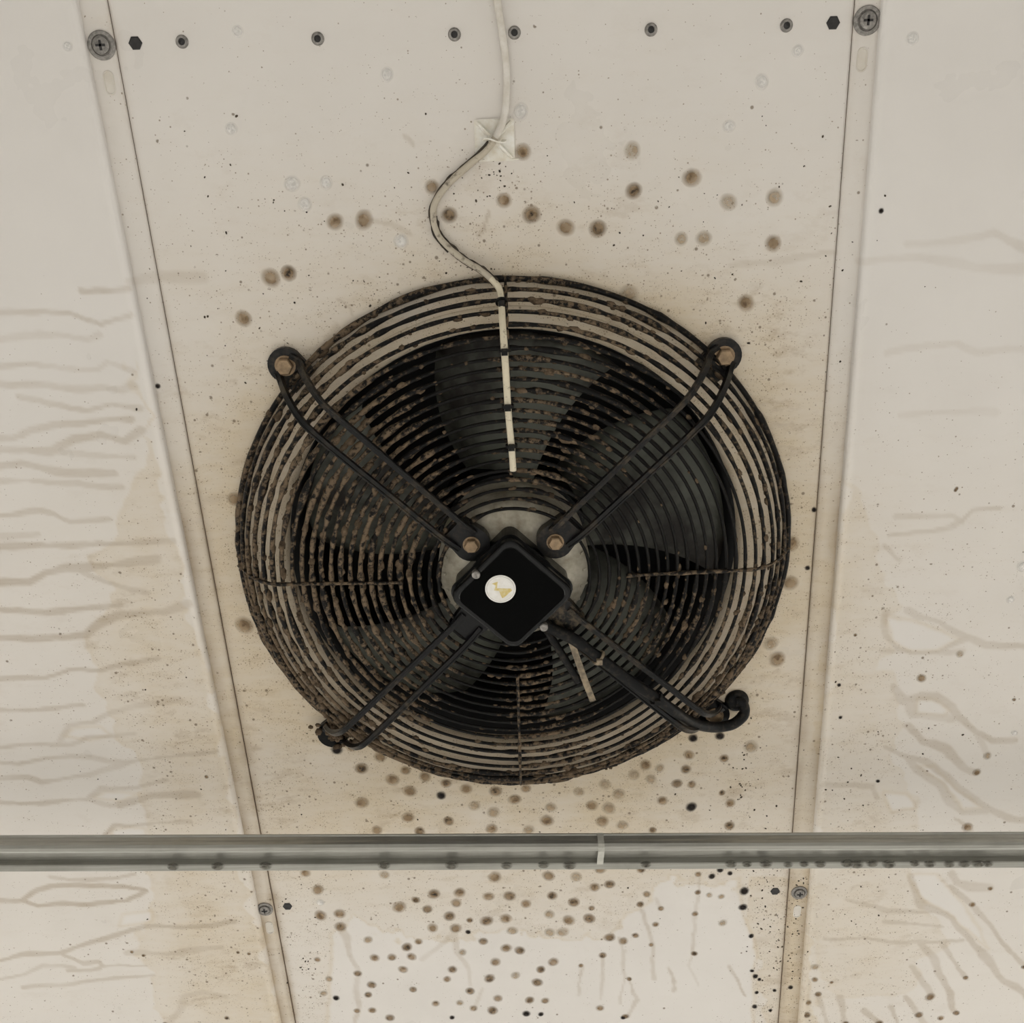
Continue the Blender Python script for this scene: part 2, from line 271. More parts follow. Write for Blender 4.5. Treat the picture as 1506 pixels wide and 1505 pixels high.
# ------------------------------------------------------------------ materials
class NT:
    def __init__(s, name):
        s.m = bpy.data.materials.new(name); s.m.use_nodes = True; s.t = s.m.node_tree
        s.b = s.t.nodes['Principled BSDF']; s.out = s.t.nodes['Material Output']
    def n(s, typ, **kw):
        nd = s.t.nodes.new(typ)
        for k, v in kw.items():
            if k in ('operation', 'blend_type', 'data_type', 'feature', 'attribute_name', 'noise_dimensions', 'voronoi_dimensions', 'distance', 'clamp'): setattr(nd, k, v)
            else: s.set(nd, k, v)
        return nd
    def set(s, nd, k, v):
        k = int(k[1:]) if k[0] == '_' and k[1:].isdigit() else k.replace('_', ' ')
        if isinstance(v, bpy.types.NodeSocket): s.t.links.new(v, nd.inputs[k])
        else: nd.inputs[k].default_value = v
    def math(s, op, a, b=0.0, c=0.0):
        return s.n('ShaderNodeMath', operation=op, _0=a, _1=b, _2=c).outputs[0]
    def mix(s, f, a, b, bt='MIX'):
        nd = s.t.nodes.new('ShaderNodeMix'); nd.data_type = 'RGBA'; nd.blend_type = bt
        for i, v in ((0, f), (6, a), (7, b)):
            if isinstance(v, bpy.types.NodeSocket): s.t.links.new(v, nd.inputs[i])
            else: nd.inputs[i].default_value = v
        return nd.outputs[2]
    def ramp(s, fac, lo, hi):
        return s.n('ShaderNodeMapRange', Value=fac, From_Min=lo, From_Max=hi).outputs[0]
    def coord(s, which='Object', scale=None):
        c = s.t.nodes.new('ShaderNodeTexCoord').outputs[which]
        if scale:
            mp = s.t.nodes.new('ShaderNodeMapping'); s.t.links.new(c, mp.inputs[0]); mp.inputs['Scale'].default_value = scale; c = mp.outputs[0]
        return c
    def noise(s, vec, scale, detail=4, rough=.55):
        return s.n('ShaderNodeTexNoise', Vector=vec, Scale=scale, Detail=detail, Roughness=rough).outputs[0]
    def bump(s, h, strength, dist=.001):
        nd = s.n('ShaderNodeBump', Height=h, Strength=strength, Distance=dist)
        s.t.links.new(nd.outputs[0], s.b.inputs['Normal'])
    def base(s, **kw):
        for k, v in kw.items(): s.set(s.b, k, v)
        return s.m
def c4(r, g, b): return (r, g, b, 1)
def srgb(r, g, b):
    f = lambda v: (v / 255 / 12.92) if v <= 10 else ((v / 255 + .055) / 1.055) ** 2.4
    return (f(r), f(g), f(b), 1)

def painted_panel():
    """white enamel with drip runs, brown film and mould specks; masks come from the mesh attribute 'dirt' (r film, g runs, b mould)"""
    t = NT('stained_white_enamel')
    at = t.n('ShaderNodeAttribute', attribute_name='dirt')
    sp = t.n('ShaderNodeSeparateColor', Color=at.outputs['Color'])
    film, run, mould = sp.outputs[0], sp.outputs[1], sp.outputs[2]
    P = t.coord('Object')
    Ps = t.coord('Object', (0.35, 1.0, 1.0))
    n1 = t.noise(P, 9, 4); n2 = t.noise(Ps, 70, 5, .65); n3 = t.noise(Ps, 240, 3, .6)
    col = t.mix(t.ramp(n1, .3, .7), c4(.70, .665, .625), c4(.735, .70, .66))
    f = t.math('MULTIPLY', film, t.math('ADD', .45, t.math('MULTIPLY', n2, 1.0)))
    col = t.mix(t.math('MINIMUM', t.math('MULTIPLY', f, .95), .95), col, c4(.60, .50, .355))
    blot = t.math('MULTIPLY', t.ramp(n2, .58, .74), t.math('MULTIPLY', film, .45))
    col = t.mix(blot, col, c4(.44, .345, .24))
    n4 = t.noise(t.coord('Object', (.55, 1.0, 1.0)), 38, 6, .72); n5 = t.noise(P, 11, 3, .5)
    smg = t.math('MULTIPLY', t.math('MULTIPLY', t.ramp(n4, .53, .66), t.ramp(n5, .42, .62)), t.math('MINIMUM', t.math('MULTIPLY', film, .75), .6))
    col = t.mix(smg, col, c4(.39, .295, .19))
    r2 = t.math('MULTIPLY', run, t.math('ADD', .55, t.math('MULTIPLY', n2, .9)))
    col = t.mix(t.math('MINIMUM', r2, .9), col, c4(.41, .33, .24))
    # specks, three sizes
    for scale, thr, k, colr in ((150, .30, .55, c4(.16, .115, .07)), (330, .33, .8, c4(.22, .16, .10)), (640, .36, 1.0, c4(.27, .20, .13))):
        v = t.n('ShaderNodeTexVoronoi', Vector=P, Scale=scale, Randomness=1.0)
        vc = t.n('ShaderNodeSeparateColor', Color=v.outputs['Color'])
        lim = t.math('MULTIPLY', t.math('MULTIPLY', mould, k), t.math('MULTIPLY', t.ramp(n2, .40, .64), 1.15))
        keep = t.math('LESS_THAN', vc.outputs[0], lim)
        size = t.math('MULTIPLY', thr, t.math('ADD', .45, t.math('MULTIPLY', vc.outputs[1], .7)))
        dot = t.ramp(v.outputs['Distance'], size, t.math('MULTIPLY', size, .55))
        col = t.mix(t.math('MULTIPLY', t.math('MULTIPLY', dot, keep), .8), col, colr)
    t.base(Base_Color=col, Roughness=t.ramp(n1, .0, 1.2), Specular_IOR_Level=.35)
    t.set(t.b, 'Roughness', .42)
    t.bump(t.math('ADD', t.math('MULTIPLY', n3, .35), t.math('MULTIPLY', run, .6)), .10, .0012)
    return t.m
PAINT = painted_panel()

def simple(name, col, rough=.5, metal=0.0, nscale=60, var=.3, dark=None, bump=.1, spec=.5, lo=.35, hi=.7, detail=4):
    t = NT(name); P = t.coord('Object'); n = t.noise(P, nscale, detail, .6)
    d = dark if dark else tuple(c * (1 - var) for c in col[:3]) + (1,)
    t.base(Base_Color=t.mix(t.ramp(n, lo, hi), col, d), Roughness=rough, Metallic=metal, Specular_IOR_Level=spec)
    if bump: t.bump(n, bump, .001)
    return t.m
FRAME_PAINT = simple('cream_enamel_trim', c4(.70, .66, .60), .4, dark=c4(.60, .545, .46), nscale=25)
SEAM = simple('brown_seam_dirt', c4(.17, .115, .07), .8, dark=c4(.05, .035, .022), nscale=40)
def dirty_black(name, base, dust, amount, rough=.5, nscale=150, attr=None, spec=.14):
    t = NT(name); P = t.coord('Object')
    n = t.noise(P, nscale, 5, .65); g = t.noise(P, 9, 2, .5)
    f = t.math('MULTIPLY', t.ramp(n, .45, .62), t.ramp(g, .70 - amount, .95 - amount))
    if attr:
        av = t.n('ShaderNodeAttribute', attribute_name=attr).outputs['Fac']
        f = t.math('MULTIPLY', t.ramp(n, t.math('SUBTRACT', .66, t.math('MULTIPLY', av, .26)), t.math('SUBTRACT', .76, t.math('MULTIPLY', av, .22))), t.math('MINIMUM', t.math('MULTIPLY', av, 1.4), 1.0))
    t.base(Base_Color=t.mix(f, base, dust), Roughness=t.math('ADD', rough, t.math('MULTIPLY', f, .35)), Specular_IOR_Level=spec)
    t.bump(n, .35, .0015)
    return t.m
WIRE = dirty_black('dusty_black_wire', c4(.006, .0055, .005), c4(.155, .112, .072), .38, .45, 170, 'dust', .12)
ARM = dirty_black('black_arm_enamel', c4(.006, .006, .006), c4(.12, .092, .06), .24, .3, 120, None, .2)
DUST = simple('brown_grey_dust', c4(.15, .108, .07), 1.0, dark=c4(.03, .021, .014), nscale=120, bump=.5, spec=.1)
BLACK = simple('black_plastic', c4(.0035, .0037, .0036), .24, var=.3, bump=.02, nscale=200, spec=.24)
MATTE = simple('matte_black_plastic', c4(.0025, .0026, .0025), .6, var=.3, bump=.02, nscale=200, spec=.03)
RUBBER = simple('black_cable_rubber', c4(.006, .006, .006), .5, dark=c4(.05, .04, .028), nscale=180, bump=.15, lo=.5, hi=.85, spec=.15)
DUCT = simple('black_duct', c4(.006, .006, .006), .7, var=.4)
def blade_material():
    t = NT('dirty_grey_blade'); P = t.coord('Object'); rnd = t.n('ShaderNodeObjectInfo').outputs['Random']
    n = t.noise(t.n('ShaderNodeVectorMath', operation='ADD', _0=P, _1=t.n('ShaderNodeCombineXYZ', X=t.math('MULTIPLY', rnd, 9.0), Y=0.0, Z=0.0).outputs[0]).outputs[0], 8, 5, .65)
    t.base(Base_Color=t.mix(t.ramp(n, .42, .60), c4(.115, .120, .098), c4(.016, .013, .010)), Roughness=.45, Specular_IOR_Level=.3)
    return t.m
BLADE = blade_material()
MOTOR = simple('dull_cast_aluminium', c4(.58, .54, .44), .5, .25, nscale=45, dark=c4(.26, .225, .16), bump=.25)
BRASS = simple('yellow_zinc_bolt', c4(.30, .21, .125), .4, .6, nscale=160, var=.45)
STEEL = simple('dull_zinc_screw', c4(.33, .31, .285), .45, .6, nscale=300, var=.55)
DARKSTEEL = simple('dark_rivet_shank', c4(.035, .033, .032), .5, .4, nscale=300)
OLDCABLE = simple('painted_over_cable', c4(.70, .66, .60), .45, dark=c4(.58, .53, .45), nscale=90, bump=.1)
CREAM = simple('cream_cable_sheath', c4(.66, .59, .44), .45, dark=c4(.20, .15, .095), nscale=220, bump=.2, lo=.60, hi=.74)
PAINTED_CABLE = simple('cream_cable_sheath_dirty', c4(.47, .415, .325), .5, dark=c4(.10, .078, .054), nscale=130, bump=.3, lo=.56, hi=.72)
TIE = simple('grubby_beige_tie', c4(.30, .235, .15), .5, dark=c4(.09, .07, .045), nscale=110)
PLASTIC = simple('white_plastic', c4(.82, .80, .74), .4, dark=c4(.66, .60, .48), nscale=90, bump=.05)
LABEL = simple('white_sticker', c4(.84, .82, .78), .4, dark=c4(.74, .71, .65), nscale=160, bump=0)
LABEL_RIM = simple('sticker_rim_print', c4(.62, .60, .56), .4, bump=0)
GOLD = simple('faded_yellow_print', c4(.62, .47, .13), .45, dark=c4(.70, .62, .38), nscale=300, bump=0)
def alu():
    t = NT('brushed_aluminium'); P = t.coord('Object', (1.5, 60, 60)); n = t.noise(P, 6, 5, .6)
    g = t.noise(t.coord('Object'), 14, 4, .6)
    c = t.mix(t.ramp(n, .3, .7), c4(.40, .392, .352), c4(.30, .295, .262)); c = t.mix(t.math('MULTIPLY', t.ramp(g, .5, .8), .5), c, c4(.17, .165, .14))
    t.base(Base_Color=c, Metallic=.5, Roughness=.34); t.bump(n, .08, .001); return t.m
ALU = alu()
TAPE = simple('clear_tape', c4(.52, .51, .45), .35, bump=0)
def drop_mat(name, edge, core, alpha, seed):
    """a drop of dirty water: tinted, clear towards its rim, sediment in clots of its own shape"""
    t = NT(name); P = t.coord('Object'); rnd = t.n('ShaderNodeObjectInfo').outputs['Random']
    off = t.n('ShaderNodeVectorMath', operation='ADD', _0=P, _1=t.n('ShaderNodeCombineXYZ', X=t.math('MULTIPLY', rnd, 37.0), Y=t.math('MULTIPLY', rnd, 91.0), Z=seed).outputs[0]).outputs[0]
    n = t.noise(off, 1.5, 4, .6)
    s = t.n('ShaderNodeSeparateXYZ', Vector=P)
    r = t.math('SQRT', t.math('ADD', t.math('MULTIPLY', s.outputs[0], s.outputs[0]), t.math('MULTIPLY', s.outputs[1], s.outputs[1])))
    clot = t.math('MULTIPLY', t.ramp(n, .43, .60), t.ramp(r, .88, .25))
    t.base(Base_Color=t.mix(clot, edge, core), Roughness=.35, Specular_IOR_Level=.22 if seed not in (5,) else .05)
    a = t.math('MULTIPLY', t.ramp(t.math('ADD', r, t.math('MULTIPLY', t.math('SUBTRACT', n, .5), .25)), 1.0, .42), t.math('ADD', alpha, t.math('MULTIPLY', clot, .5)))
    t.set(t.b, 'Alpha', t.math('MINIMUM', a, 1.0))
    return t.m
DROP_M = [drop_mat('clear_drop', c4(.82, .80, .77), c4(.76, .74, .70), .45, 1),
          drop_mat('faint_tan_drop', c4(.47, .37, .25), c4(.36, .265, .165), .45, 2),
          drop_mat('brown_drop', c4(.38, .262, .142), c4(.13, .082, .042), .56, 3),
          drop_mat('dark_brown_drop', c4(.30, .20, .105), c4(.025, .017, .010), .64, 4),
          drop_mat('black_mould', c4(.035, .028, .024), c4(.010, .009, .009), .92, 5)]
FLOORM = simple('pale_concrete_floor', c4(.58, .575, .565), .6, nscale=3, var=.12)
WALLM = simple('white_cold_room_wall', c4(.60, .60, .59), .45, nscale=3, var=.05)
LAMPM = NT('added_lamp_diffuser'); LAMPM.base(Base_Color=c4(.9, .9, .88), Emission_Color=(1, .95, .87, 1), Emission_Strength=3.0); LAMPM = LAMPM.m

# ------------------------------------------------------------------ the room
def struct(name, x0, x1, y0, y1, z0, z1, m):
    b = MB(); b.box(x0, x1, y0, y1, z0, z1); return tag(b.build(name, m), kind='structure')
RX, RY0, RY1, RZ = 2.0, -2.2, 2.4, 2.95
struct('floor', -RX, RX, RY0, RY1, -.1, 0, FLOORM)
struct('ceiling', -RX, RX, RY0, RY1, RZ, RZ + .1, WALLM)
struct('wall_left', -RX - .1, -RX, RY0, RY1, 0, RZ, WALLM)
struct('wall_right', RX, RX + .1, RY0, RY1, 0, RZ, WALLM)
struct('wall_front', -RX, RX, RY1, RY1 + .1, 0, RZ, WALLM)
struct('wall_back', -RX, RX, RY0 - .1, RY0, 0, RZ, WALLM)

# ------------------------------------------------------------------ casing of the cooling unit
def line(name):
    (x0, y0), (x1, y1) = LINES[name]
    return lambda y: x0 + (x1 - x0) * (y - y0) / (y1 - y0)
seamL, seamR, edgeL, edgeR = line('seamL'), line('seamR'), line('edgeL'), line('edgeR')
def seg_dist(X, Y, a, b):
    ax, ay = a; bx, by = b; dx, dy = bx - ax, by - ay; L = dx * dx + dy * dy + 1e-9
    t = np.clip(((X - ax) * dx + (Y - ay) * dy) / L, 0, 1)
    return np.hypot(X - ax - t * dx, Y - ay - t * dy), t
def in_poly(X, Y, poly):
    ins = np.zeros(X.shape, bool); n = len(poly)
    for i in range(n):
        (x0, y0), (x1, y1) = poly[i], poly[(i + 1) % n]
        if y0 == y1: continue
        ins ^= ((y0 > Y) != (y1 > Y)) & (X < (x1 - x0) * (Y - y0) / (y1 - y0) + x0)
    return ins
def poly_sdf(X, Y, poly):
    d = np.full(X.shape, 1e9); n = len(poly)
    for i in range(n): d = np.minimum(d, seg_dist(X, Y, poly[i], poly[(i + 1) % n])[0])
    return np.where(in_poly(X, Y, poly), d, -d)
def dirt_masks(x, y, part):
    wx = x + 4.0 * noise2(x, y, 32, 1) + 1.0 * noise2(x, y, 7, 2)
    wy = y + 2.6 * noise2(x, y, 34, 3) + .7 * noise2(x, y, 8, 4)
    r = np.hypot(x, y)
    big = noise2(x, y, 120, 9) * .5 + noise2(x, y, 45, 10) * .5
    if part == 'centre':
        film = .85 * np.exp(-np.clip(r - 275, 0, None) / 80) + .32 * sstep(-330, 60, y) * sstep(560, 380, y) + .20 * sstep(-500, -180, y)
        film = film * (1 + .45 * big) + .05
        mould = .80 * np.exp(-np.clip(r - 290, 0, None) / 80) + .22 * sstep(-480, -260, y) * np.clip(.5 + 1.6 * big, 0, 2) + .25 * sstep(150, 300, y)
        mould += .9 * np.exp(-((x - 325) / 26) ** 2) * sstep(330, 520, y) + .35 * np.exp(-((x + 300) / 40) ** 2) * sstep(-200, 100, y)
        mould += .55 * np.exp(-((x - 275) / 14) ** 2) * sstep(200, 260, y) * sstep(420, 330, y)
    elif part == 'strip':
        film = .15 + .70 * sstep(-260, 0, y) * (1 + .5 * big) - .3 * sstep(250, 450, y) * (x < 0)
        mould = .10 + .28 * sstep(-300, 0, y) + .8 * sstep(420, 560, y) * (x > 0)
    else:
        ax = np.where(x < 0, edgeL(y) - x, x - edgeR(y))
        film = .12 * sstep(-240, 0, y) + .28 * np.exp(-ax / 60) * sstep(-320, 60, y) * (1 + big)
        mould = .09 * sstep(-350, 0, y) + .32 * np.exp(-((ax - 60) / 90) ** 2) * sstep(-60, 120, y)
    for s, poly in FILM:
        p = np.array(poly); bb = (x > p[:, 0].min() - 30) & (x < p[:, 0].max() + 30) & (y > p[:, 1].min() - 30) & (y < p[:, 1].max() + 30)
        if not bb.any(): continue
        d = poly_sdf(wx[bb] + 11 * noise2(x[bb], y[bb], 22, 51) + 5 * noise2(x[bb], y[bb], 9, 52), wy[bb], poly)
        film[bb] += s * sstep(-1.5, 2.5, d) * (.30 + .25 * np.exp(-np.clip(d, 0, None) / 7) + .30 * sstep(0, 70, d) * (1 + .5 * big[bb]))
        mould[bb] += s * .25 * sstep(0, 12, d)
    for poly in CLEAN:
        p = np.array(poly); bb = (x > p[:, 0].min() - 30) & (x < p[:, 0].max() + 30) & (y > p[:, 1].min() - 30) & (y < p[:, 1].max() + 30)
        if not bb.any(): continue
        d = poly_sdf(wx[bb], wy[bb] + (10 * noise2(x[bb], y[bb], 14, 53) + 5 * noise2(x[bb], y[bb], 6, 54)) * (len(poly) > 10), poly); k = sstep(-1.5, 4, d)
        film[bb] = film[bb] * (1 - .85 * k) + .30 * np.exp(-(d / 2.6) ** 2) * (film[bb] > .1)
        mould[bb] *= 1 - .85 * k
    run = np.zeros_like(x)
    if part == 'centre':
        run += (.05 + .36 * sstep(-60, 160, y)) * sstep(302, 285, r) * (1 + .6 * big)
    for w, s, pts in STREAKS:
        tot = len(pts) - 1
        for i in range(tot):
            a, b = pts[i], pts[i + 1]; m = 4 * w + 8
            bb = (x > min(a[0], b[0]) - m) & (x < max(a[0], b[0]) + m) & (y > min(a[1], b[1]) - m) & (y < max(a[1], b[1]) + m)
            if not bb.any(): continue
            d, t = seg_dist(wx[bb], wy[bb], a, b)
            ww = 1.35 * w * (1 + .4 * noise2(x[bb], y[bb], 34, 20))
            v = s * (sstep(ww * 1.3, ww * .5, d) * .75 + .10 * np.exp(-((d - ww * .8) / 1.3) ** 2)) * 1.3
            run[bb] = np.maximum(run[bb], v * (.8 + .35 * big[bb]))
    for f, k in ((seamL, 1.0), (seamR, .75)):       # brown tide line along the joints
        d = np.abs(x - f(y) - 1.0); w = 2.6 + 2.6 * sstep(-220, 60, y) + 3.5 * np.clip(noise2(x * 0, y, 40, 31), 0, 1)
        run = np.maximum(run, k * (.25 + .6 * sstep(-260, 60, y)) * (.75 + .35 * noise2(x * 0, y, 25, 32)) * np.exp(-(d / w) ** 2))
    if part == 'strip':                             # grime where the strip meets the folded tray edge
        d = np.where(x < 0, x - edgeL(y), edgeR(y) - x)
        run = np.maximum(run, np.where(x < 0, .85, .6) * sstep(-170, -20, y) * np.exp(-(np.clip(d, 0, None) / 9.5) ** 2) * (.72 + .5 * noise2(x, y, 40, 33)))
    return np.clip(film, 0, 1), np.clip(run, 0, 1), np.clip(mould, 0, 1)
def sheet(name, fl, fr, y0, y1, step, h, skirt, part, parent, hole=None):
    ny = int((y1 - y0) / step) + 1; w = max(fr(0) - fl(0), fr(500) - fl(500)); nx = int(w / step) + 2
    ys = np.linspace(y0, y1, ny); s = np.linspace(0, 1, nx)
    Y, S = np.meshgrid(ys, s, indexing='ij')
    X = fl(Y) + (fr(Y) - fl(Y)) * S
    x, y = X.ravel(), Y.ravel()
    hh = h(X, Y, S).ravel() if callable(h) else np.full(x.shape, float(h))
    f, g, b = dirt_masks(x, y, part)
    idx = np.arange(nx * ny).reshape(ny, nx)
    Q = np.stack([idx[:-1, :-1], idx[1:, :-1], idx[1:, 1:], idx[:-1, 1:]], -1).reshape(-1, 4)
    if hole:
        cx = x[Q].mean(1); cy = y[Q].mean(1); Q = Q[np.hypot(cx, cy) > hole]
    V = np.stack([x / 1000, y / 1000, ZP - hh / 1000], 1)
    # skirt: the folded edge of the sheet
    loop = np.concatenate([idx[0, :], idx[1:, -1], idx[-1, -2::-1], idx[-2:0:-1, 0]])
    base = len(V); SV = V[loop].copy(); SV[:, 2] += skirt / 1000
    n = len(loop); i = np.arange(n); j = (i + 1) % n
    SQ = np.stack([loop[i], loop[j], base + j, base + i], 1)
    V = np.vstack([V, SV]); Q = np.vstack([Q, SQ])
    me = bpy.data.meshes.new(name)
    me.vertices.add(len(V)); me.vertices.foreach_set('co', V.ravel().astype(np.float32))
    me.loops.add(Q.size); me.loops.foreach_set('vertex_index', Q.ravel().astype(np.int32))
    me.polygons.add(len(Q)); me.polygons.foreach_set('loop_start', (np.arange(len(Q)) * 4).astype(np.int32))
    me.update(calc_edges=True); me.validate()
    at = me.color_attributes.new('dirt', 'FLOAT_COLOR', 'POINT')
    c = np.ones((len(V), 4), np.float32); c[:len(f), 0] = f; c[:len(f), 1] = g; c[:len(f), 2] = b
    c[len(f):, :3] = c[loop, :3]
    at.data.foreach_set('color', c.ravel())
    me.materials.append(PAINT)
    return link(name, me, parent)
Y0, Y1 = -800, 1050
casing = empty('cooling_unit_casing', (0, 0, ZP))
tag(casing, 'white enamelled underside of cooling unit with drip stains around the fan', 'cooling unit')
casing_inv = Matrix.Translation((0, 0, -ZP))
def into(o, root=casing):                          # keep world placement under the root
    o.parent = root; o.matrix_parent_inverse = Matrix.Translation(-root.location); return o
OUT = 900
into(sheet('centre_panel', lambda y: seamL(y) + .9 + .5 * sstep(-300, 300, np.asarray(y, float)), lambda y: seamR(y) - .9 - .3 * sstep(-300, 300, np.asarray(y, float)), Y0, Y1, 2.5, 0, 4, 'centre', None, hole=256))
for nm, a, b in (('edge_strip', lambda y: edgeL(y) - 3, seamL), ('edge_strip', seamR, lambda y: edgeR(y) + 3)):
    into(sheet(nm, a, b, Y0, Y1, 2.5, 1.2, 4, 'strip', None))
side_h = lambda d: 8.0 - 2.2 * sstep(3.0, 9.0, d) + 3.0 * sstep(60, 500, d) - 1.5 * sstep(2.0, 0.0, d)
into(sheet('side_panel', lambda y: 0 * np.asarray(y) - OUT, edgeL, Y0, Y1, 2.5, lambda X, Y, S: side_h(edgeL(Y) - X), 9, 'side', None))
into(sheet('side_panel', edgeR, lambda y: 0 * np.asarray(y) + OUT, Y0, Y1, 2.5, lambda X, Y, S: side_h(X - edgeR(Y)), 9, 'side', None))
for f in (seamL, seamR):                            # dirt lodged in the joint between panel and strip
    b = MB(); b.add([mm((f(Y0) - 3, Y0), -1.2), mm((f(Y0) + 3, Y0), -1.2), mm((f(Y1) + 3, Y1), -1.2), mm((f(Y1) - 3, Y1), -1.2)] + [mm((f(Y0) - 3, Y0), -3), mm((f(Y0) + 3, Y0), -3), mm((f(Y1) + 3, Y1), -3), mm((f(Y1) - 3, Y1), -3)],
        [(0, 1, 2, 3), (7, 6, 5, 4), (0, 4, 5, 1), (1, 5, 6, 2), (2, 6, 7, 3), (3, 7, 4, 0)])
    into(b.build('seam_filler', SEAM))
b = MB()                                            # the casing sides up to the room ceiling
for x0, x1, y0, y1 in ((-.9, -.885, Y0 / 1000, Y1 / 1000), (.885, .9, Y0 / 1000, Y1 / 1000), (-.885, .885, Y0 / 1000, Y0 / 1000 + .015), (-.885, .885, Y1 / 1000 - .015, Y1 / 1000)):
    b.box(x0, x1, y0, y1, ZP + .004, RZ)
into(b.build('casing_side', FRAME_PAINT))

# hardware on the casing
def phillips(parent, p, h, r, ring=True):
    z = ZP - h / 1000; R = r / 1000
    b = MB(); c = (p[0] / 1000, p[1] / 1000)
    b.lathe([(R, z), (R, z - .0012), (R * .93, z - .0018), (R * .72, z - .0018), (R * .66, z - .0008), (R * .62, z - .0008), (R * .58, z - .0030), (R * .40, z - .0040), (0.0, z - .0043)], 28, 0, c)
    for k in range(2):
        a, q = (R * .34, R * .085) if k == 0 else (R * .085, R * .34)
        b.box(c[0] - a, c[0] + a, c[1] - q, c[1] + q, z - .0046, z - .0030, 1)
    o = b.build('screw', [STEEL, DARKSTEEL]); return into(o)
for p in FIX['big'][:2]: phillips(casing, p, 1.2, 12.5)
for p in FIX['big'][2:]: phillips(casing, p, 1.2, 10.5)
for p in FIX['rivet']:
    b = MB(); c = (p[0] / 1000, p[1] / 1000); z = ZP + .0005
    b.lathe([(.0058, z), (.0058, z - .0010), (.0046, z - .0024), (.0031, z - .0026), (.0029, z - .0012)], 20, 0, c)
    b.lathe([(.0031, z - .0008), (.0031, z - .0014), (0, z - .0018)], 14, 1, c)
    into(b.build('rivet', [STEEL, DARKSTEEL]))
for p in FIX['plug']:
    b = MB(); c = (p[0] / 1000, p[1] / 1000); z = ZP + .0005
    b.lathe([(.0062, z), (.0062, z - .0010), (.0050, z - .0016), (0, z - .0012)], 6, 0, c)
    into(b.build('hex_plug', DARKSTEEL))
for p in FIX['slot']:
    b = MB(); c = np.array(p) / 1000; L, r = .0055, .0042; prof = []
    pts = [(c[0] + q * math.cos(a), c[1] + s * L + q * math.sin(a)) for q in (r,) for s, a0 in ((1, 0), (-1, math.pi)) for a in np.linspace(a0, a0 + math.pi, 9)]
    b.tube([(x, y, ZP - .0013) for x, y in pts], .0008, 6, 0, closed=True)
    b.prism([(c[0] + (x - c[0]) * .9, c[1] + (y - c[1]) * .9) for x, y in pts], ZP - .0011, ZP - .0014, 0)
    into(b.build('slot_cover', FRAME_PAINT))
# inlet ring around the fan opening
b = MB(); n = 128
prof = [(.272, .0008), (.271, -.0022), (.262, -.0035), (.254, -.0030), (.249, .0010), (.247, .008), (.246, .02)]
b.lathe([(r, ZP + z) for r, z in prof] + [(.2475, ZP + .02), (.254, ZP + .004), (.272, ZP + .003)], n, 0, close=True)
inlet = into(b.build('inlet_ring', PAINT, smooth=True))
at = inlet.data.color_attributes.new('dirt', 'FLOAT_COLOR', 'POINT')
xy = np.array([v.co[:2] for v in inlet.data.vertices]) * 1000
f, g, k = dirt_masks(xy[:, 0], xy[:, 1], 'centre'); c = np.ones((len(xy), 4), np.float32); c[:, 0] = f; c[:, 1] = g; c[:, 2] = k
at.data.foreach_set('color', c.ravel())
b = MB(); b.lathe([(.2455, ZP + .012), (.2455, ZP + .19), (.2485, ZP + .19), (.2485, ZP + .012)], n, 0, close=True)
into(b.build('duct', DUCT, smooth=True))
b = MB(); b.lathe([(.30, ZP + .20), (.30, ZP + .19), (0, ZP + .19)], 64, 0)
into(b.build('duct_back', DUCT))

# ------------------------------------------------------------------ the fan
fan = empty('axial_fan', (0, 0, ZP))
tag(fan, 'round black axial fan with dusty wire guard and square motor box', 'fan')
def fpart(b, name, m, smooth=False, parent=None):
    o = b.build(name, m, None, smooth)
    if parent is None: return into(o, fan)
    o.parent = parent; return o
RINGS = [(299, 7), (291.5, 20), (283, 32), (273.5, 42), (263, 50), (252.5, 55)]
r = 242.0
while r > 76:
    RINGS.append((r, 56 + 6 * (242 - r) / 166)); r -= 10.2
prof_r = np.array([q[0] for q in RINGS])[::-1]; prof_h = np.array([q[1] for q in RINGS])[::-1]
def guard_h(r): return float(np.interp(r, prof_r, prof_h))
clumps = MB()
ico = bmesh.new(); bmesh.ops.create_icosphere(ico, subdivisions=1, radius=1.0)
IV = np.array([v.co[:] for v in ico.verts]); IF = [tuple(v.index for v in f.verts) for f in ico.faces]; ico.free()
def clump(p, s, stretch, ang, mb):
    V = IV * (1 + .35 * (rng.random((len(IV), 1)) - .5)) * s
    V[:, 0] *= stretch; c_, s_ = math.cos(ang), math.sin(ang)
    V = np.stack([V[:, 0] * c_ - V[:, 1] * s_, V[:, 0] * s_ + V[:, 1] * c_, V[:, 2] * .8], 1)
    mb.add(V + np.array(p), IF)
def dust_level(a, r):                               # how caked the wires are, by place on the guard
    d = .95
    for c_, w_, k_ in ((-25, 34, 1.0), (48, 15, .75), (108, 17, .8), (-103, 14, .8), (70, 10, .3)):
        q = (math.degrees(a) - c_ + 180) % 360 - 180
        d -= k_ * math.exp(-(q / w_) ** 2)
    d = max(.06, d)
    if r > 250: d = max(d, .55) + .35 * max(0, math.sin(a)) ** .5 * (r < 296)
    if r < 100: d *= .7
    return d
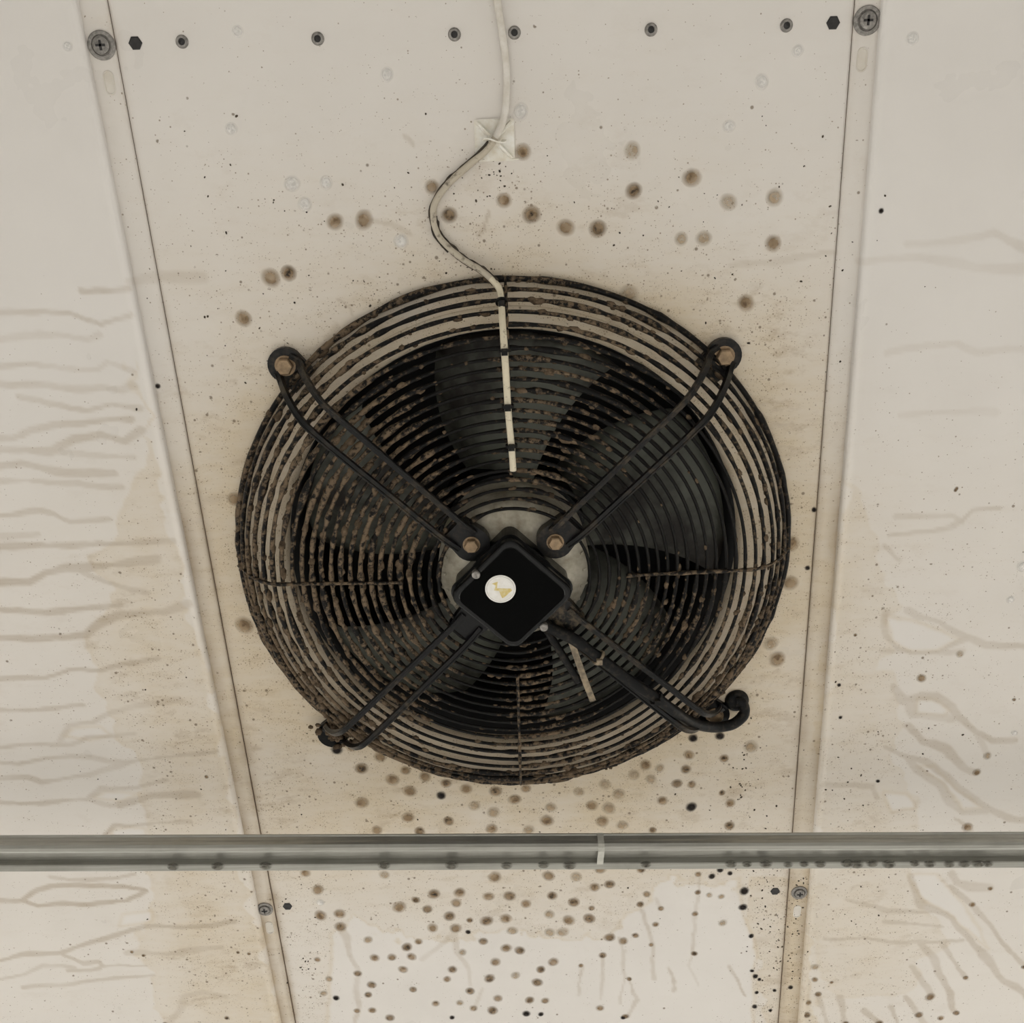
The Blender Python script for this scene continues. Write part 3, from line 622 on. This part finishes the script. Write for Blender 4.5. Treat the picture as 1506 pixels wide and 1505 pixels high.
for i, (r, h) in enumerate(RINGS):
    n = 260 if r > 150 else 150
    a = np.arange(n) / n * 2 * math.pi
    lev = np.array([dust_level(t, r) for t in a])
    bum = noise1(n, max(24, int(n * .42))); bum2 = noise1(n, 30)
    rad = .00165 + .0036 * lev * np.clip(bum - .38, 0, 1) * (.4 + bum2) + .0005 * lev
    if i == 0: rad = rad + .0009
    wob = .0006 * (noise1(n, 14) - .5) * 2
    P = np.stack([(r / 1000 + wob) * np.cos(a), (r / 1000 + wob) * np.sin(a), ZP - h / 1000 + .0004 * (noise1(n, 40) - .5)], 1)
    b = MB(); b.tube(P, rad, 6, closed=True)
    go = fpart(b, 'guard_ring', WIRE, True)
    da = go.data.attributes.new('dust', 'FLOAT', 'POINT'); da.data.foreach_set('value', np.repeat(np.clip(lev * (.55 + .7 * noise1(n, 20)), 0, 1), 6).astype(np.float32))
    for q in range(int(r * .75)):
        t = rng.random() * 2 * math.pi; lv = dust_level(t, r)
        if rng.random() > lv: continue
        rr = (r + rng.normal(0, 1.0)) / 1000; s = .0012 + .0018 * rng.random() ** 2 * (.5 + lv)
        clump((rr * math.cos(t), rr * math.sin(t), ZP - h / 1000 - .001 + .0015 * rng.random()), s, 1 + 1.6 * rng.random(), t + math.pi / 2, clumps)
for q in range(60):                                 # a caked lug
    t = math.radians(134.4) + rng.normal(0, .035); rr = .306 + rng.normal(0, .010)
    clump((rr * math.cos(t), rr * math.sin(t), ZP - .008 - .006 * rng.random()), .0022 + .0028 * rng.random(), 1.3, rng.random() * 6, clumps)
tag(fpart(clumps, 'dust', DUST, True), kind='stuff')
for k in range(4):                                  # radial wires
    t = k * math.pi / 2
    rr = np.concatenate([np.linspace(116, 250, 26), np.linspace(253, 300, 16)])
    P = [(q / 1000 * math.cos(t), q / 1000 * math.sin(t), ZP - (guard_h(q) + 3.2) / 1000) for q in rr]
    b = MB(); b.tube(P, .0015 + .0016 * np.clip(noise1(len(rr), 22) - .3, 0, 1), 6, up=(-math.sin(t), math.cos(t), 0))
    go = fpart(b, 'guard_spoke', WIRE, True)
    da = go.data.attributes.new('dust', 'FLOAT', 'POINT'); da.data.foreach_set('value', np.full(len(go.data.vertices), .8, np.float32))
# arms: two parallel bars joined at a lug on the casing and a lug on the motor
ARMS = [(-135.6, 314), (-44.6, 307), (134.4, 315), (43.0, 315)]
bolt_specs = []
for ang, rb in ARMS:
    t = math.radians(ang); ca, sa = math.cos(t), math.sin(t)
    W = lambda u, v, h: (u / 1000 * ca - v / 1000 * sa, u / 1000 * sa + v / 1000 * ca, ZP - h / 1000)
    b = MB()
    for s in (-1, 1):
        path = [(rb + 2, s * 11, 6), (rb - 7, s * 14.0, 13), (rb - 15, s * 14, 28), (rb - 26, s * 14, 44), (rb - 38, s * 14, 57), (rb - 52, s * 14, 66), (rb - 76, s * 14, 68.5), (210, s * 14.0, 69), (160, s * 13.4, 70), (110, s * 13, 70.5), (84, s * 12.5, 70), (66, s * 12, 66)]
        P = smooth_path([W(*q) for q in path], 6)
        b.tube(P, 1, flat=(.0026, .0028), up=(-sa, ca, 0))
        b.tube(P + np.array([s * -sa * .0024, s * ca * .0020, -.0026]), .0013, 6)
    # casing lug
    lug = [(18 * math.cos(q), 18 * math.sin(q)) for q in np.linspace(-math.pi / 2, math.pi / 2, 14)]
    poly = [W(rb + u, v, 0)[:2] for u, v in lug] + [W(rb - 26, 15, 0)[:2], W(rb - 26, -15, 0)[:2]]
    b.prism(poly, ZP - .0005, ZP - .0075)
    # motor lug
    lug = [(19 * math.cos(q), 19 * math.sin(q)) for q in np.linspace(math.pi / 2, 3 * math.pi / 2, 14)]
    poly = [W(60 + u, v, 0)[:2] for u, v in lug] + [W(86, -15, 0)[:2], W(86, 15, 0)[:2]]
    b.prism(poly, ZP - .054, ZP - .066)
    arm = fpart(b, 'mount_arm', ARM)
    for u, h, rad, hd in ((rb, 7.5, 9.0, 6.5), (60 if sa < 0 else 47, 66, 7.6, 6))[(1 if ang > 100 else 0):]:
        bb = MB(); c = W(u, 0, 0)[:2]; z = ZP - h / 1000
        bb.lathe([(rad * 1.18 / 1000, z + .0002), (rad * 1.18 / 1000, z - .0012), (rad / 1000, z - .0013)], 20, 0, c)
        bb.lathe([(rad / 1000, z - .001), (rad / 1000, z - hd / 1000), (rad * .86 / 1000, z - hd / 1000 - .0012), (0, z - hd / 1000 - .0012)], 6, 0, c)
        o = fpart(bb, 'bolt', BRASS, False, arm); o['label'] = 'yellowish zinc hex bolt'
# motor
b = MB()
b.lathe([(0, ZP + .05), (.075, ZP + .05), (.080, ZP + .03), (.081, ZP - .030), (.078, ZP - .042), (.070, ZP - .048), (.052, ZP - .052), (0, ZP - .053)], 64)
for k in range(24):
    a = 2 * math.pi * k / 24; P = [(q * math.cos(a), q * math.sin(a), ZP - z) for q, z in ((.0795, .010), (.0800, .036), (.073, .0475))]
    b.tube(P, .0014, 5)
fpart(b, 'motor', MOTOR, True)
# terminal box: rounded square, corners along the axes
def rsq(half, rad, rot, n=6, c=(0, 0)):
    out = []
    for k in range(4):
        a0 = k * math.pi / 2; cx = (half - rad) * (1 if k in (0, 3) else -1); cy = (half - rad) * (1 if k in (0, 1) else -1)
        for q in np.linspace(a0, a0 + math.pi / 2, n):
            x, y = cx + rad * math.cos(q), cy + rad * math.sin(q)
            out.append((c[0] + x * math.cos(rot) - y * math.sin(rot), c[1] + x * math.sin(rot) + y * math.cos(rot)))
    return out
BC = (-.003, .004); ROT = math.radians(44.5); HB = .0457
def ring_stack(b, levels, mi=0, cap=0):
    n = len(levels[0][0]); V = []; F = []
    for poly, h in levels: V += [(x, y, ZP - h) for x, y in poly]
    for k in range(len(levels) - 1):
        for i in range(n):
            j = (i + 1) % n; F.append((k * n + i, k * n + j, (k + 1) * n + j, (k + 1) * n + i))
    b.add(V, F + [tuple(range(n))[::-1]], mi); k0 = len(b.V) - len(V)
    b.F.append(tuple(range(k0 + (len(levels) - 1) * n, k0 + len(levels) * n))); b.I.append(mi + cap)
b = MB()
ring_stack(b, [(rsq(HB - .001, .011, ROT, c=BC), .050), (rsq(HB - .0005, .012, ROT, c=BC), .077), (rsq(HB + .002, .012, ROT, c=BC), .0775), (rsq(HB + .002, .012, ROT, c=BC), .081)])
box = fpart(b, 'terminal_box', BLACK)
b = MB()
ring_stack(b, [(rsq(HB + .0005, .012, ROT, c=BC), .081), (rsq(HB + .0005, .012, ROT, c=BC), .0905), (rsq(HB - .0003, .012, ROT, c=BC), .0922), (rsq(HB - .0016, .012, ROT, c=BC), .0930), (rsq(HB - .0045, .0105, ROT, c=BC), .0930), (rsq(HB - .0052, .010, ROT, c=BC), .0938)], cap=1)
lid = fpart(b, 'lid', [BLACK, MATTE], False, box)
for dx, dy in ((-.0385, -.0215), (.0285, .041)):
    bb = MB(); bb.lathe([(.0043, ZP - .090), (.0043, ZP - .0955), (.0036, ZP - .0965), (.0022, ZP - .0962), (0, ZP - .0950)], 16, 0, (dx, dy))
    o = fpart(bb, 'lid_screw', STEEL, True, box)
b = MB(); SC = (-.0145, -.0045); zz = ZP - .0946
b.lathe([(.0155, ZP - .0936), (.0155, zz), (0, zz)], 40, 0, SC)
b.lathe([(.0142, zz + .0001), (.0142, zz - .00010), (.0137, zz - .00010), (.0137, zz + .0001)], 40, 1, SC, close=True)
bolt2 = [(.0178 * x, .0178 * y) for x, y in ((-.48, -.36), (-.14, -.48), (-.19, -.06), (.58, -.02), (.66, .10), (.45, .30), (.20, .53), (.08, .58), (-.02, .32), (-.08, .11), (-.36, .07), (-.27, -.23))]
b.prism([(SC[0] + x, SC[1] + y) for x, y in bolt2], zz + .0001, zz - .00012, 2)
st = fpart(b, 'sticker', [LABEL, LABEL_RIM, GOLD], False, box); st['label'] = 'round white sticker with a faded yellow flash'
# blades
def blade_mesh():
    V = []; F = []; nr, na = 14, 12
    for i in range(nr + 1):
        q = i / nr; r = .078 + (.238 - .078) * q
        span = math.radians(52 - 4 * q); lead = math.radians(16) * q ** 1.5
        for j in range(na + 1):
            s = j / na - .5; a = s * span + lead
            z = .046 + s * (-.075 + .030 * q) - .010 * (1 - 4 * s * s)
            rr = r * (1 - .03 * (abs(s) * 2) ** 3 * (q > .95))
            V.append((rr * math.cos(a), rr * math.sin(a), z))
    w = na + 1
    for i in range(nr):
        for j in range(na): F.append((i * w + j, (i + 1) * w + j, (i + 1) * w + j + 1, i * w + j + 1))
    n = len(V); V += [(x, y, z + .0025) for x, y, z in V]; F += [tuple(k + n for k in f[::-1]) for f in list(F)]
    rim = [j for j in range(w)] + [i * w + na for i in range(1, nr + 1)] + [nr * w + j for j in range(na - 1, -1, -1)] + [i * w for i in range(nr - 1, 0, -1)]
    for k in range(len(rim)):
        a, c = rim[k], rim[(k + 1) % len(rim)]; F.append((a, c, c + n, a + n))
    return mesh('blade', V, F, BLADE, True)
bm_ = blade_mesh()
for k in range(5):
    o = link('blade', bm_); o.parent = fan; o.rotation_euler = (0, 0, math.radians(-100 + 72 * k))
b = MB(); b.lathe([(0, ZP + .12), (.084, ZP + .12), (.086, ZP + .112), (.086, ZP + .028), (.083, ZP + .022), (0, ZP + .022)], 48); fpart(b, 'hub', BLACK, True)

# ------------------------------------------------------------------ cables
def P3(q): return (q[0] / 1000, q[1] / 1000, ZP - q[2] / 1000)
pts = smooth_path([P3(q) for q in CABLE], 8); n = len(pts); kx = int(n * .70)
b = MB(); b.tube(pts, .0033 + .0004 * (noise1(n, 40) - .5), 10)
cab = b.build('power_cable', [OLDCABLE, PAINTED_CABLE, CREAM], None, True)
kk = [(sum(v for v in p.vertices) / len(p.vertices)) / 10 for p in cab.data.polygons]; mi = [2 if q > kx else (1 if q > n * .29 else 0) for q in kk]; cab.data.polygons.foreach_set('material_index', mi)
tag(cab, 'cream cable curving down the panel from clip mount onto the fan guard', 'cable')
i0, i1 = int(n * .31), int(n * .72)                 # mould along the sheath where it lies on the panel
tn = np.gradient(pts, axis=0); sd = np.cross(tn, (0, 0, 1.0)); sd /= np.linalg.norm(sd, axis=1)[:, None]
b = MB()
for sg, r0, j0, j1 in ((-1, .0017, i0, int(n * .60)), (1, .0018, int(n * .50), i1), (-1, .0010, int(n * .60), i1)):
    b.tube(pts[j0:j1] + sg * sd[j0:j1] * .0030, r0 * (.35 + .9 * noise1(j1 - j0, 26)), 6)
b.build('mould_line', simple('black_mould_line', c4(.022, .017, .012), .9, dark=c4(.08, .06, .04), nscale=200), cab, True)
def tie(path, i, r, m=RUBBER, parent=None, name='cable_tie'):
    p = np.array(path[i]); t = np.array(path[min(i + 1, len(path) - 1)]) - np.array(path[i - 1]); t /= np.linalg.norm(t)
    s = np.cross(t, (0, 0, 1.0)); s /= np.linalg.norm(s); u = np.cross(s, t)
    P = [p + r * (math.cos(a) * s + math.sin(a) * u) for a in np.linspace(0, 2 * math.pi, 16, endpoint=False)]
    b = MB(); b.tube(P, 1, flat=(.0009, .0014), closed=True, up=tuple(t))
    b.box(p[0] - .003, p[0] + .003, p[1] - .003, p[1] + .003, p[2] - r - .003, p[2] - r + .001)
    o = b.build(name, m)
    if parent: o.parent = parent
    return o
for fr in (.765, .835, .905, .955): tie(pts, int(n * fr), .0050, RUBBER, cab)
# adhesive mount with the cable clip
mx, my = FIX['mount'][0] / 1000, FIX['mount'][1] / 1000
b = MB(); S = .0185
b.prism(rsq(S, .002, 0, 4, (mx, my)), ZP + .0004, ZP - .0022)
for s in (-1, 1):
    for q in (-1, 1): b.tube([(mx + s * .016, my + q * .016, ZP - .0024), (mx + s * .004, my + q * .004, ZP - .0052)], .0018, 6)
b.box(mx - .006, mx + .006, my - .005, my + .005, ZP - .0065, ZP - .002)
for q in range(3): b.tube([(mx - .016 + .016 * q, my + .0172 * (1 if q != 1 else -1), ZP - .0024), (mx - .010 + .016 * q, my + .0172 * (1 if q != 1 else -1), ZP - .0024)], .0008, 5)
mt = b.build('cable_mount', PLASTIC); tag(mt, 'square cream adhesive cable mount stuck on the white panel', 'cable mount')
tp = [(mx + .009 * math.cos(a), my + .002 * math.sin(a * 2), ZP - .008 - .007 * math.sin(a)) for a in np.linspace(0, math.pi, 12)]
b = MB(); b.tube(tp, 1, flat=(.0022, .0007), up=(0, 1, 0)); o = b.build('cable_tie', PLASTIC, mt)
mp = smooth_path([P3(q) for q in MOTOR_CABLE], 8)
b = MB(); b.tube(mp, .0062 + .0006 * (noise1(len(mp), 40) - .3), 10)
mc = fpart(b, 'motor_cable', RUBBER, True); mc['label'] = 'black motor cable hooking into a panel grommet'
g = FIX['grommet']; b = MB(); c = (g[0] / 1000, g[1] / 1000)
b.lathe([(.0140, ZP - .0002), (.0140, ZP - .0028), (.0118, ZP - .0060), (.0080, ZP - .0075), (0, ZP - .0078)], 28, 0, c)
gro = b.build('grommet', RUBBER, mc, True)
b = MB(); b.tube(smooth_path([P3(q) for q in TIE_TAIL], 5), 1, flat=(.0034, .0007)); o = b.build('cable_tie', TIE, mc); o['label'] = 'loose beige tail of a cable tie'
b = MB(); b.tube(smooth_path([P3(q) for q in HOSE], 5), .0042, 8); b.build('cable_loop', RUBBER, mc, True)
for q in (3, 5): tie(mp, 8 * q, .0078, TIE if q == 3 else RUBBER, mc)

# ------------------------------------------------------------------ aluminium rail across the room
A = np.array(BAR[0]) / 1000; B = np.array(BAR[1]) / 1000; u = (B - A) / np.linalg.norm(B - A); v = np.array([-u[1], u[0]])
zb = ZP - .120
tA = A + u * ((-RX - A[0]) / u[0]); tB = A + u * ((RX - A[0]) / u[0])
# profile (s along +Y side, d towards the floor), millimetres
SEC = [(-11, -14), (-13, -13.5), (-13.6, -11.5), (-12.0, -10.5), (-12, -5), (-13.2, -1), (-13, 3), (-11, 6), (-8, 7.3), (-5, 6), (-3.6, 3), (-3.4, -5), (-2.5, -6.2), (15.4, -6.6), (16.4, .6), (17.5, 1.5), (24.5, 1.5), (25.5, .6), (25.5, -14)]
def rail_pt(base, s, d): return (base[0] + v[0] * s / 1000, base[1] + v[1] * s / 1000, zb - d / 1000)
n = len(SEC); N = 41; V = []
for k in range(N):
    base = tA + (tB - tA) * k / (N - 1); V += [rail_pt(base, s, d) for s, d in SEC]
F = [(k * n + i, k * n + (i + 1) % n, (k + 1) * n + (i + 1) % n, (k + 1) * n + i) for k in range(N - 1) for i in range(n)] + [tuple(range(n)), tuple(range((N - 1) * n, N * n))[::-1]]
rail = link('aluminium_rail', mesh('aluminium_rail', V, F, ALU)); tag(rail, 'grey aluminium profile rail crossing below the unit with drops beneath', 'rail')
bx = BAND[0] / 1000; base = A + u * ((bx - A[0]) / u[0]); b = MB()
hullsec = [(-14.4, -11), (-13.8, -1), (-13.2, 3.5), (-10.4, 6.7), (-6, 8.2), (-2, 6.8), (6, 4.2), (17, 2.3)]
V = []; w = .0035
for sgn in (-1, 1): V += [rail_pt(base + u * w * sgn, s, d) for s, d in hullsec]
for sgn in (-1, 1): V += [rail_pt(base + u * w * sgn, s, d - 1.2) for s, d in hullsec]
k = len(hullsec); F = []
for i in range(k - 1): F += [(i, i + 1, k + i + 1, k + i), (2 * k + i, 3 * k + i, 3 * k + i + 1, 2 * k + i + 1), (i, 2 * k + i, 2 * k + i + 1, i + 1), (k + i, k + i + 1, 3 * k + i + 1, 3 * k + i)]
F += [(0, k, 3 * k, 2 * k), (k - 1, 3 * k - 1, 4 * k - 1, 2 * k - 1)]
b.add(V, F); tag(b.build('tape_band', TAPE), 'narrow strip of clear tape wrapped over the aluminium rail', 'tape')

# ------------------------------------------------------------------ drops of dirty water, mould spots
def dome(seed, ratio=1):
    g = np.random.default_rng(seed); nseg = 18; kn = 1 + .10 * (g.random(6) - .5) * 2
    jit = [np.interp(i / nseg * 6, range(7), list(kn) + [kn[0]]) for i in range(nseg)]
    V = []; F = []; lev = [(1.0, .04), (.985, -.10), (.86, -.42), (.62, -.75), (.32, -.95)]
    for r, z in lev: V += [(r * jit[i] * math.cos(2 * math.pi * i / nseg), r * jit[i] * math.sin(2 * math.pi * i / nseg), z) for i in range(nseg)]
    for k in range(len(lev) - 1):
        for i in range(nseg): j = (i + 1) % nseg; F.append((k * nseg + i, (k + 1) * nseg + i, (k + 1) * nseg + j, k * nseg + j))
    V.append((0, 0, -1.0)); L = (len(lev) - 1) * nseg
    F += [(L + i, len(V) - 1, L + (i + 1) % nseg) for i in range(nseg)]
    F.append(tuple(range(nseg)))
    return V, F
DOMES = {}
for tone in range(5):
    for s in range(3):
        V, F = dome(11 * s + tone); DOMES[tone, s] = mesh('water_drop', V, F, DROP_M[tone], True)
TONE = ['clear colourless', 'faint tan', 'brown', 'dark brown', 'black']
def zone(x, y):
    if x < edgeL(y) or x > edgeR(y):
        return 'side panel left of the long edge strip' if False else ('streaked side panel beside the rail' if y > 330 else 'white side panel')
    if x < seamL(y) or x > seamR(y): return 'riveted edge strip'
    if y < -430: return 'clean panel between the rivets and the cable mount'
    if y < -150: return 'panel between the cable mount and the fan guard'
    if y < 300 and abs(x) > 220 and y < 240: return 'panel close beside the fan guard'
    if y < 400: return 'panel between the fan guard and the rail'
    return 'washed white patch of the panel beyond the rail' if in_poly(np.array([x]), np.array([y]), CLEAN[0])[0] else 'brown filmed panel just beyond the rail'
def surf_h(x, y):
    if x < edgeL(y): return float(side_h(edgeL(y) - x))
    if x > edgeR(y): return float(side_h(x - edgeR(y)))
    if x < seamL(y) or x > seamR(y): return 1.2
    return 0.0
for k, (x, y, r, tone) in enumerate(DROPS):
    what = 'water drop' if tone < 4 else 'mould spot'
    o = link(what.replace(' ', '_'), DOMES[tone, k % 3])
    o.location = mm((x, y), surf_h(x, y)); o.rotation_euler = (0, 0, rng.random() * 6.28)
    rr = r / 1000 * 1.15; o.scale = (rr, rr * (1 + .15 * rng.random()), min(rr * (.16 if tone < 4 else .22), .0022))
    z = zone(x, y)
    size = 'small' if r < 5.2 else ('broad' if r > 8.4 else 'round')
    tag(o, f'{size} {TONE[tone]} {what} on the {z}', what, f'{size} {TONE[tone]} {what}s, {z}')
# drops hanging from the lower edge of the rail
V, F = dome(77); HM = mesh('hanging_drop', V, F, drop_mat('rail_drop', c4(.16, .15, .12), c4(.05, .045, .035), .75, 9), True)
for k, (x, y) in enumerate(BAR_DROPS):
    base = A + u * ((x / 1000 - A[0]) / u[0]); s = 17.2 + 1.5 * rng.random()
    o = link('water_drop', HM); o.location = rail_pt(base, s, 1.3); rr = .0046 + .0024 * rng.random()
    o.scale = (rr * 1.25, rr * .85, rr * .7)
    tag(o, 'murky water drop hanging from the aluminium rail', 'water drop', 'drops along the aluminium rail')
# scattered crumbs of mould too small to count
b = MB()
def crumb(x, y, s):
    clump((x / 1000, y / 1000, ZP - surf_h(x, y) / 1000), s / 1000, 1 + .8 * rng.random(), rng.random() * 6.28, b)
for cx, cy, sx, sy, n_ in ((328, 545, 16, 70, 70), (300, 470, 14, 60, 40), (355, 560, 10, 60, 40), (-290, 520, 14, 90, 30), (275, 300, 10, 40, 26), (0, -330, 200, 70, 60), (250, -330, 70, 60, 22), (-230, -300, 60, 60, 24), (430, 250, 60, 120, 26), (-430, 250, 50, 120, 16), (0, 380, 240, 60, 50), (-10, -395, 14, 12, 18), (-35, -305, 14, 8, 26), (420, 500, 50, 70, 24)):
    for q in range(n_):
        x, y = rng.normal(cx, sx), rng.normal(cy, sy)
        if math.hypot(x, y) < 305: continue
        crumb(x, y, .55 + .75 * rng.random() ** 2)
mould_o = tag(b.build('mould', simple('mould_black_brown', c4(.03, .024, .018), .9, dark=c4(.09, .065, .04))), kind='stuff')

into(mould_o)

# ------------------------------------------------------------------ unseen strip lamps added to light the room
for k, (lx, ly) in enumerate(LAMP_SPOTS):
    root = empty('added_lamp', (lx, ly, RZ)); tag(root, 'added unseen ceiling strip lamp ' + ('by the left wall' if lx < 0 else 'by the right wall'), 'lamp', 'added unseen strip lamps')
    b = MB(); b.box(-.08, .08, -.65, .65, -.09, 0); b.build('added_lamp_body', WALLM, root)
    b = MB(); b.lathe([(.018, -.6), (.018, .6)], 14); o = b.build('added_lamp_tube', LAMPM, root); o.rotation_euler = (math.pi / 2, 0, 0); o.location = (0, 0, -.11)
